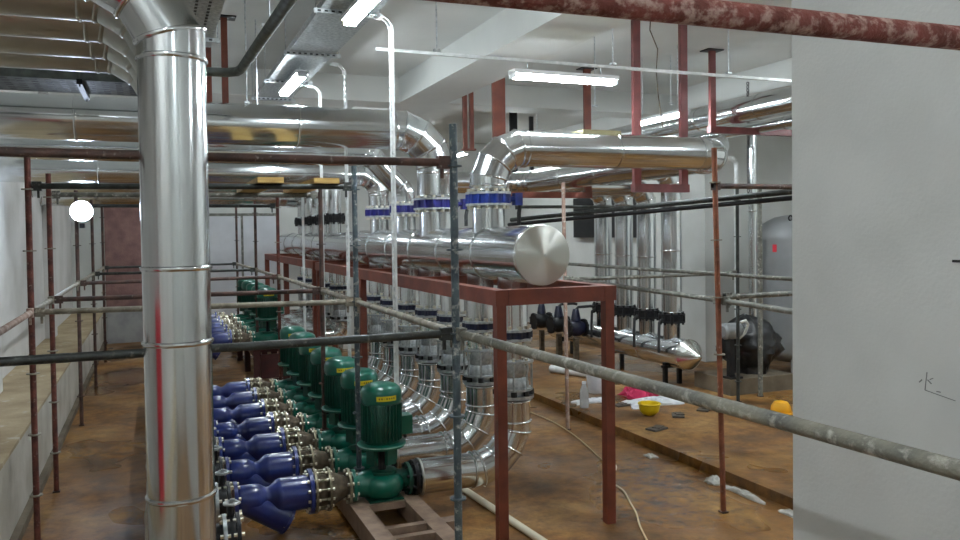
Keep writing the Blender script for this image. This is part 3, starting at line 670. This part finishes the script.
ledger((1.68, 4.46, ZL), (1.87, 1.0, ZL-.008), 'tube_cement', 'paint-splashed scaffold tube slanting across the lower right in front of the partition wall', r=.026)
ledger((-.6, 1.28, 2.896), (2.15, 1.19, 2.893), 'rust_near', 'thick looking rusty scaffold tube across the top right corner', r=.025)
# right-hand scaffold
standard(4.6, 5.67, 0, 3.2, 'rust_orange', 'orange rust scaffold upright right of the red frame', lean=(-.08, 0), first=.9)
standard(4.78, 8.86, 0, 3.1, 'rust_pale', 'pale peeling scaffold upright beyond the red frame', lean=(-.03, 0), ros=False)
standard(7.45, 8.86, .1, 3.05, 'tube_dark', 'dark scaffold upright left of the black tarpaulin heap')
standard(7.98, 9.02, .1, 3.1, 'tube_grey', 'pale grey upright in front of the black tarpaulin heap', r=.034, ros=False)
ledger((4.6, 5.64, 1.87), (4.3, 4.0, 1.87), 'tube_grey', 'scaffold tube from the orange upright toward the partition wall')
ledger((4.6, 5.70, 1.87), (4.76, 8.83, 1.9), 'tube_grey', 'scaffold tube from the orange upright back to the pale upright')
ledger((4.62, 5.67, 1.90), (8.6, 5.67, 1.90), 'tube_grey', 'lower crosswise scaffold tube right of the orange upright')
ledger((4.5, 5.67, 2.87), (8.6, 5.67, 2.87), 'tube_brown', 'upper brown crosswise scaffold tube right of the orange upright')
ledger((4.8, 8.86, 1.89), (7.42, 8.86, 1.89), 'tube_grey', 'crosswise scaffold tube between the pale and dark uprights')
ledger((4.9, 10.6, 2.86), (7.1, 10.6, 2.86), 'tube_dark', 'upper crosswise scaffold tube in front of the upright clad pipes')
ledger((6.9, 6.3, 1.90), (5.6, 11.5, 2.02), 'tube_grey', 'long grey scaffold tube running back past the upright clad pipes')
ledger((7.4, 6.6, 2.98), (5.6, 12.3, 2.70), 'tube_dark', 'upper one of two dark tubes slanting past the upright clad pipes', r=.035, heads=False)
ledger((7.4, 6.7, 2.90), (5.55, 12.3, 2.62), 'black_steel', 'lower one of two dark tubes slanting past the upright clad pipes', r=.03, heads=False)
# planks
for k, x in enumerate((.94, 1.42)):
    tag(MB().bx(x-.11, x+.11, 7.0, 8.8, ZU+.026, ZU+.072).build('plank', 'wood', smooth=0), '%s yellow plank lying on the upper scaffold tubes' % ('left', 'right')[k], 'plank')
tag(MB().bx(4.1, 4.55, 7.2, 7.5, 3.492, 3.535).build('board', 'plywood', smooth=0), 'small plywood board lying on the elbowed clad pipe', 'board')

# ------------------------------------------------------------------ hangers
def hanger(name, label, posts, zt, zb, m='red_oxide', bar=None, wd=.09, plate=True, zbar=.09, th=.05):
    t = thing(name, label, 'hanger', (posts[0][0], posts[0][1], zb), 'red steel pipe hangers')
    for x, y in posts:
        MB().bx(x-wd/2, x+wd/2, y-th/2, y+th/2, zb, zt-.012).build('post', m, t, smooth=0)
        if plate: MB().bx(x-.13, x+.13, y-.10, y+.10, zt-.014, zt).build('ceiling_plate', 'black_steel', t, smooth=0)
    if bar: MB().bx(bar[0], bar[1], posts[0][1]-.045, posts[0][1]+.045, zb-zbar+.03, zb+.03).build('cross_bar', m, t, smooth=0)
    return t
hanger('pipe_hanger', 'red U-shaped hanger behind the right end of the elbowed pipe', [(5.0, 7.60), (5.63, 7.60)], ZC, 2.98, m='red_light', bar=(4.95, 5.68), wd=.09)
hanger('pipe_hanger', 'red U-shaped hanger at the middle of the pipe running back', [(4.75, 10.8), (6.22, 10.8)], ZC, 3.06, bar=(4.7, 6.27), wd=.11)
hanger('pipe_hanger', 'wide red channel hanging behind the elbow of the nearest riser', [(4.58, 10.45)], ZC, 3.7, m='red_oxide', wd=.19)
hanger('pipe_hanger', 'pair of thin red hanger posts left of the wide red channel', [(4.55, 11.7), (4.66, 11.7)], ZC, 3.78, wd=.065, bar=(4.5, 4.72), zbar=.03)
hanger('pipe_hanger', 'dark hanger with ceiling plate above the elbowed pipe', [(6.9, 15.0)], ZC, 3.5, m='black_steel', wd=.16)
hanger('pipe_hanger', 'thin dark hanger farthest back above the elbowed pipe', [(7.6, 15.6)], ZC, 3.5, m='black_steel', wd=.09, plate=False)
hanger('pipe_hanger', 'red hanger with bracket bar carrying the large ceiling pipe at the right', [(7.26, 9.14)], ZC, 3.90, m='red_light', bar=(7.2, 9.1), wd=.09)
hanger('pipe_hanger', 'pair of red hanger posts beside the top of the large foreground pipe', [(.62, 9.6), (.80, 9.6)], ZC, 3.9, wd=.07, bar=(.55, .87), zbar=.05)
# cable trays
def tray(name, label, x0, x1, y0, y1, z, ys, m='galv'):
    t = thing(name, label, 'cable tray', (x0, y0, z))
    MB().bx(x0, x1, y0, y1, z, z+.004).build('tray_bottom', m, t, smooth=0)
    for x in (x0, x1): MB().bx(x-.003, x+.003, y0, y1, z, z+.06).build('tray_side', m, t, smooth=0)
    for y in ys:
        s = MB().bx(x0-.06, x1+.06, y-.02, y+.02, z-.042, z-.002).build('strut', m, t, smooth=0)
        b = MB()
        for k in range(9): b.bx(x0-.03+k*(x1-x0+.06)/9, x0-.03+k*(x1-x0+.06)/9+.03, y-.0215, y-.019, z-.03, z-.014)
        b.build('slots', 'black_steel', s, kind='stuff')
        for x in (x0-.04, x1+.04): MB().cyl((x, y, z-.05), (x, y, ZC-.003), .006, n=6).build('rod', m, t)
    return t
tray('cable_tray', 'long galvanised cable tray on rods above the pump row', 1.42, 1.92, 2.0, 12.3, 4.50, [3.1, 4.8, 7.15, 8.9, 10.6, 12.0])
tray('cable_tray', 'perforated cable tray above the top of the large foreground pipe', .0, .56, 3.6, 8.3, 4.34, [4.4, 6.0, 7.9])
pf = MB()
for i in range(5):
    for j in range(46): pf.box((.06+i*.10, 3.7+j*.10, 4.339), (.022, .05, .003))
pf.build('perforations', 'black_steel', [o for o in bpy.data.objects if o.name.startswith('cable_tray') and 'perforated' in str(o.get('label'))][0], kind='stuff')
t = thing('cable_tray', 'dark perforated cable tray crossing to the left wall under the pipe bank', 'cable tray', (XL, 7.0, 3.72))
MB().bx(XL+.02, .12, 6.98, 7.62, 3.72, 3.724).build('tray_bottom', 'galv_dark', t, smooth=0)
for y in (6.98, 7.62): MB().bx(XL+.02, .12, y-.003, y+.003, 3.72, 3.79).build('tray_side', 'galv_dark', t, smooth=0)
b = MB()
for i in range(17):
    for j in range(6): b.box((XL+.12+i*.10, 7.05+j*.10, 3.7195), (.05, .022, .003))
b.build('perforations', 'black_steel', t, kind='stuff')
for x in (-1.3, -.5):
    MB().bx(x-.02, x+.02, 6.9, 7.7, 3.675, 3.715).build('strut', 'black_steel', t, smooth=0)
    for y in (6.93, 7.67): MB().cyl((x, y, 3.66), (x, y, ZC-.003), .006, n=6).build('rod', 'galv_dark', t)
for x, wd in ((-1.45, .3), (-.72, .2)): MB().bx(x, x+wd, 7.02, 7.3, 3.735, 3.90).build('cable_bundle', 'cable_black', t, smooth=0)
DR = 'slotted cable drops from the tray'
for k, (x, y, zb) in enumerate(((2.03, 7.03, 1.0), (2.08, 9.13, .9), (2.08, 10.6, .9), (2.05, 11.9, .9))):
    t = thing('cable_drop', '%s slotted white cable drop curving down from the tray to the pumps' % nth(k, 4), 'cable tray', (x, y, zb), DR)
    zt = 4.44; r = .12; b = MB(); wd = .085
    pth = [V(1.92, y, zt), V(x-r-.02, y, zt)]+[V(x-r+r*math.sin(a), y, zt-r+r*math.cos(a)) for a in (.35, .75, 1.15, 1.5)]+[V(x, y, zt-.3), V(x, y, zb)]
    for p, q in zip(pth, pth[1:]):
        for s in (-1, 1): b.bar(p+V(0, s*wd/2, 0), q+V(0, s*wd/2, 0), .004 if abs((q-p).z) < .01 else .022, .022 if abs((q-p).z) < .01 else .004)
    b.build('side_rails', 'white_steel', t, smooth=0, kind='stuff')
    b = MB(); z = zt-.14
    while z > zb: b.box((x, y, z), (.004, wd, .034)); z -= .066
    for i in range(2): b.box((x-r-.06-i*.06, y, zt), (.034, wd, .004))
    b.build('slotted_plate', 'white_steel', t, smooth=0, kind='stuff')
cd = thing('conduit', 'grey steel conduit running under the ceiling and bending left above the wide pipe', 'conduit', (.88, 3.5, 4.1))
MB().sweep([(.92, 3.0, 4.11), (.90, 5.5, 4.10), (.82, 8.0, 4.09), (.79, 8.12, 4.085), (.70, 8.17, 4.08), (.2, 8.19, 4.08), (-1.7, 8.2, 4.08)], .045, n=14).build('tube', 'galv_dark', cd)
for y in (4.2, 6.6): MB().bx(.84, .96, y-.02, y+.02, 4.16, 4.18).build('clamp', 'galv', cd)
for y in (4.2, 6.6): MB().cyl((.9, y, 4.15), (.9, y, ZC-.003), .006, n=6).build('rod', 'galv', cd)
# thin ceiling rods
for k, (x, y, z) in enumerate(((.95, 8.8, 3.9), (1.15, 9.6, 3.66), (1.25, 10.4, 3.66), (5.3, 9.0, 4.1), (6.9, 9.6, 4.3))):
    t = thing('threaded_rod', ('thin rod hanging left of the tray, nearest', 'thin rod hanging left of the tray, middle one', 'thin rod hanging left of the tray, far one', 'thin rod hanging between the red hanger posts', 'thin rod hanging by the right ceiling pipe')[k], 'rod', (x, y, z), 'thin ceiling rods')
    MB().cyl((x, y, z), (x, y, ZC), .007, n=6).build('rod', 'galv', t); MB().box((x, y, z), (.05, .05, .02)).build('nut_plate', 'galv', t)
tag(MB().sweep([(5.14, 7.5, 4.98), (5.12, 7.5, 4.7), (5.22, 7.5, 4.5), (5.2, 7.5, 4.25), (5.15, 7.4, 4.0), (5.14, 7.3, 3.6)], .007, n=6).build('dangling_cable', 'cast_iron'), 'thin brown cable dangling beside the red hanger', 'cable')
tag(MB().bx(-1.60, -1.52, 5.95, 6.10, 2.55, 3.2).bx(-1.64, -1.5, 5.93, 6.12, 3.0, 3.2).build('wall_bracket', 'black_steel', smooth=0), 'dark bracket hanging by the left wall', 'bracket')
# wall pipes and chain at the right
for k, (x, y, r, q) in enumerate(((9.02, 10.75, .035, 'thin white pipe standing against the recess wall'), (8.88, 10.2, .07, 'pale clad pipe standing left of the grey tank'))):
    t = thing('wall_pipe', q, 'pipe', (x, y, .1)); clad(t, [(x, y, .1), (x, y, 4.1 if k else 3.65)]+([] if k else [(x-.6, y, 3.75)]), r, R=.12, n=3, seam=1.4, sides=18, m='white_steel' if k == 0 else 'alu', cap1=True)
b = MB(); z = 3.0
while z < 4.6:
    b.torus((8.02, 9.3, z), (0, 1, 0) if int(z*20) % 2 else (1, 0, 0), .022, .007, n=8, m=5); z += .05
tag(b.build('hoist_chain', 'black_steel'), 'dark hoist chain hanging in front of the recess wall', 'chain')
# tarpaulin heap on concrete block
blk = tag(MB().bx(7.62, 8.8, 9.22, 10.05, .1, .33).build('concrete_block', 'concrete', smooth=0), 'low concrete block under the black tarpaulin heap', 'block')
b = MB(); nu, nv = 34, 18; rt = random.Random(4)
for j in range(nv+1):
    tt = j/nv; z = .335+.86*tt
    for i in range(nu):
        a = 2*PI*i/nu; fold = 1+.13*math.sin(3*a+4*tt)+.08*math.sin(7*a-6*tt)+.09*rt.uniform(-1, 1)
        prof = (.30 if tt < .12 else .30+.16*math.sin(min(1, (tt-.12)/.3)*PI/2))*(1-max(0, (tt-.35)/.65)**2.2)**.55
        b.v.append(V(8.36+prof*fold*1.0*math.cos(a)-.20*max(0, tt-.4), 9.66+prof*fold*.8*math.sin(a), z+(.03*rt.uniform(-1, 1) if j else 0)))
for j in range(nv):
    for i in range(nu): b.f.append((j*nu+i, j*nu+(i+1) % nu, (j+1)*nu+(i+1) % nu, (j+1)*nu+i))
b.f.append(tuple(range(nv*nu, nv*nu+nu))); b.f.append(tuple(range(nu-1, -1, -1)))
tag(b.build('tarpaulin_heap', 'tarp', smooth=75), 'machine wrapped in glossy black tarpaulin on the concrete block', 'tarpaulin')
mt = thing('small_motor', 'small grey motor with a white hose loop beside the tarpaulin heap', 'motor', (7.72, 9.35, .33))
MB().rev([(0, .08), (.03, .12), (.26, .12), (.30, .09)], (7.58, 9.34, 1.02), (1, -.1, 0), n=20).build('housing', 'tank_grey', mt)
MB().sweep([(7.80, 9.25, .92), (7.86, 9.2, 1.0), (7.90, 9.18, 1.12), (7.86, 9.18, 1.18), (7.78, 9.2, 1.15)], .022, n=8).build('hose_loop', 'white_foam', mt)
MB().bx(7.68, 7.76, 9.30, 9.38, .33, .95).build('stand', 'black_steel', mt); MB().bx(7.64, 7.86, 9.24, 9.44, .33, .36).build('base', 'black_steel', mt)
# ------------------------------------------------------------------ litter and loose items
tag(MB().sweep([(2.60, 7.5, .033), (2.71, 7.10, .033), (2.81, 5.69, .033), (2.87, 4.9, .033)], .032, n=14).build('floor_pipe', 'pvc_cream'), 'cream plastic pipe lying on the mud floor beside the red post', 'pipe')
pts = [(4.74, 10.12), (4.78, 9.49), (4.76, 8.98), (4.65, 8.31), (4.47, 7.55), (4.46, 7.38), (4.48, 7.26), (4.40, 7.12), (4.22, 6.95), (4.14, 6.77), (4.10, 6.5), (3.98, 6.2), (3.88, 5.95), (3.74, 5.68), (3.57, 5.29), (3.4, 4.9)]
b = MB(); sm = []
for i in range(len(pts)-1):
    p0 = pts[max(i-1, 0)]; p1 = pts[i]; p2 = pts[i+1]; p3 = pts[min(i+2, len(pts)-1)]
    for s in range(5):
        u = s/5; sm.append(tuple(.5*((2*p1[j])+(-p0[j]+p2[j])*u+(2*p0[j]-5*p1[j]+4*p2[j]-p3[j])*u*u+(-p0[j]+3*p1[j]-3*p2[j]+p3[j])*u**3) for j in (0, 1))+(.012,))
b.sweep(sm, .008, n=6); tag(b.build('floor_cable', 'cable_white'), 'pale cable snaking across the mud floor to the lower edge', 'cable')
bo = thing('plastic_bottle', 'clear plastic bottle standing on the edge of the raised floor', 'bottle', (5.36, 9.46, .1))
MB().rev([(0, .05), (.01, .062), (.10, .062), (.12, .056), (.14, .062), (.24, .06), (.30, .035), (.33, .026)], (5.36, 9.46, .1), (0, 0, 1), n=20).build('shell', 'clear_plastic', bo)
MB().cyl((5.36, 9.46, .43), (5.36, 9.46, .46), .03, n=14).build('cap', 'paper', bo)
bu = thing('bucket', 'white plastic bucket behind the right post of the red frame', 'bucket', (6.10, 10.38, .1))
MB().rev([(0, .12), (.02, .13), (.30, .16), (.31, .17), (.33, .17), (.33, .15), (.05, .115)], (6.05, 10.30, .1), (0, 0, 1), n=24, caps=True).build('shell', 'paper', bu)
MB().sweep([(5.89, 10.3, .40), (5.92, 10.22, .47), (6.05, 10.17, .50), (6.18, 10.22, .47), (6.21, 10.3, .40)], .006, n=6).build('bail', 'galv', bu)
def crumple(name, c, sx, sy, h, m, label, cat, seed, n=14):
    rnd = random.Random(seed); b = MB(); H = [[rnd.random() for _ in range(n+1)] for _ in range(n+1)]
    for lay in (0, 1):
        for j in range(n+1):
            for i in range(n+1):
                u = i/n-.5; v = j/n-.5; e = max(0.0, 1-(abs(u*2)**3+abs(v*2)**3)/1.6); z = h*e*(.35+.65*H[j][i])+.004
                b.v.append(V(c[0]+u*sx*(1+.12*math.sin(9*v+seed)), c[1]+v*sy*(1+.15*math.sin(7*u+seed)), c[2]+(z+.004 if lay else 0.001)))
    q = (n+1)**2
    for j in range(n):
        for i in range(n):
            a = j*(n+1)+i; b.f.append((a+q, a+q+1, a+q+n+2, a+q+n+1)); b.f.append((a, a+n+1, a+n+2, a+1))
    for i in range(n):
        for a, d in ((i, i+1), ((i+1)*(n+1), i*(n+1)), (n*(n+1)+i+1, n*(n+1)+i), (i*(n+1)+n, (i+1)*(n+1)+n)): b.f.append((a, d, d+q, a+q))
    return tag(b.build(name, m, smooth=25), label, cat)
crumple('cloth', (6.50, 9.80, .1), .5, .45, .20, 'pink_cloth', 'crumpled pink cloth lying on the raised floor', 'cloth', 3)
crumple('plastic_sheet', (6.32, 9.30, .1), .75, .40, .08, 'paper', 'crumpled white sheet beside the pink cloth', 'sheet', 5)
crumple('plastic_sheet', (5.62, 9.75, .1), .5, .22, .05, 'paper', 'white sheet lying behind the clear bottle', 'sheet', 6)
crumple('foam_scrap', (5.06, 6.37, 0), .14, .18, .07, 'white_foam', 'white scrap at the foot of the raised floor left of the strip', 'scrap', 8, 8)
crumple('foam_scrap', (5.07, 5.95, 0), .07, .50, .05, 'white_foam', 'long white scrap strip along the foot of the raised floor', 'scrap', 9, 8)
crumple('foam_scrap', (5.08, 5.32, 0), .08, .30, .05, 'white_foam', 'white scrap beside the partition wall at the foot of the raised floor', 'scrap', 10, 8)
crumple('foam_scrap', (5.02, 7.4, 0), .10, .14, .03, 'white_foam', 'small white scrap near the middle of the raised floor edge', 'scrap', 12, 8)
for k, (x, y, a) in enumerate(((5.55, 8.05, .3), (6.20, 8.52, 1.0), (5.89, 9.36, .1), (6.72, 8.66, .7))):
    tag(MB().box((x, y, .112), (.24, .15, .022), a).box((x+.03, y+.02, .127), (.14, .10, .012), a+.3).build('board_scrap', 'slate_scrap', smooth=0), '%s grey scrap on the raised floor' % ('nearest flat', 'flat board right of the helmet,', 'small', 'rightmost flat')[k], 'scrap')
he = thing('safety_helmet', 'yellow safety helmet lying upturned on the raised floor', 'helmet', (5.90, 8.72, .1))
MB().rev([(0, .04), (.012, .08), (.05, .118), (.10, .132), (.155, .135), (.155, .122), (.10, .118), (.03, .07)], (5.9, 8.72, .101), (0, 0, 1), n=24).build('shell', 'yellow_plastic', he)
MB().torus((5.9, 8.72, .252), (0, 0, 1), .138, .012, n=24, m=6).build('brim', 'yellow_plastic', he)
orr = thing('orange_helmet', 'orange helmet half hidden at the edge of the partition wall', 'helmet', (7.52, 8.1, .1))
MB().rev([(0, .125), (.03, .13), (.09, .12), (.14, .085), (.165, .0)], (7.5, 8.1, .105), (0, 0, 1), n=24).build('shell', 'orange_plastic', orr)
MB().rev([(0, .15), (.012, .15), (.016, .125)], (7.5, 8.09, .101), (0, 0, 1), n=24).build('brim', 'orange_plastic', orr)
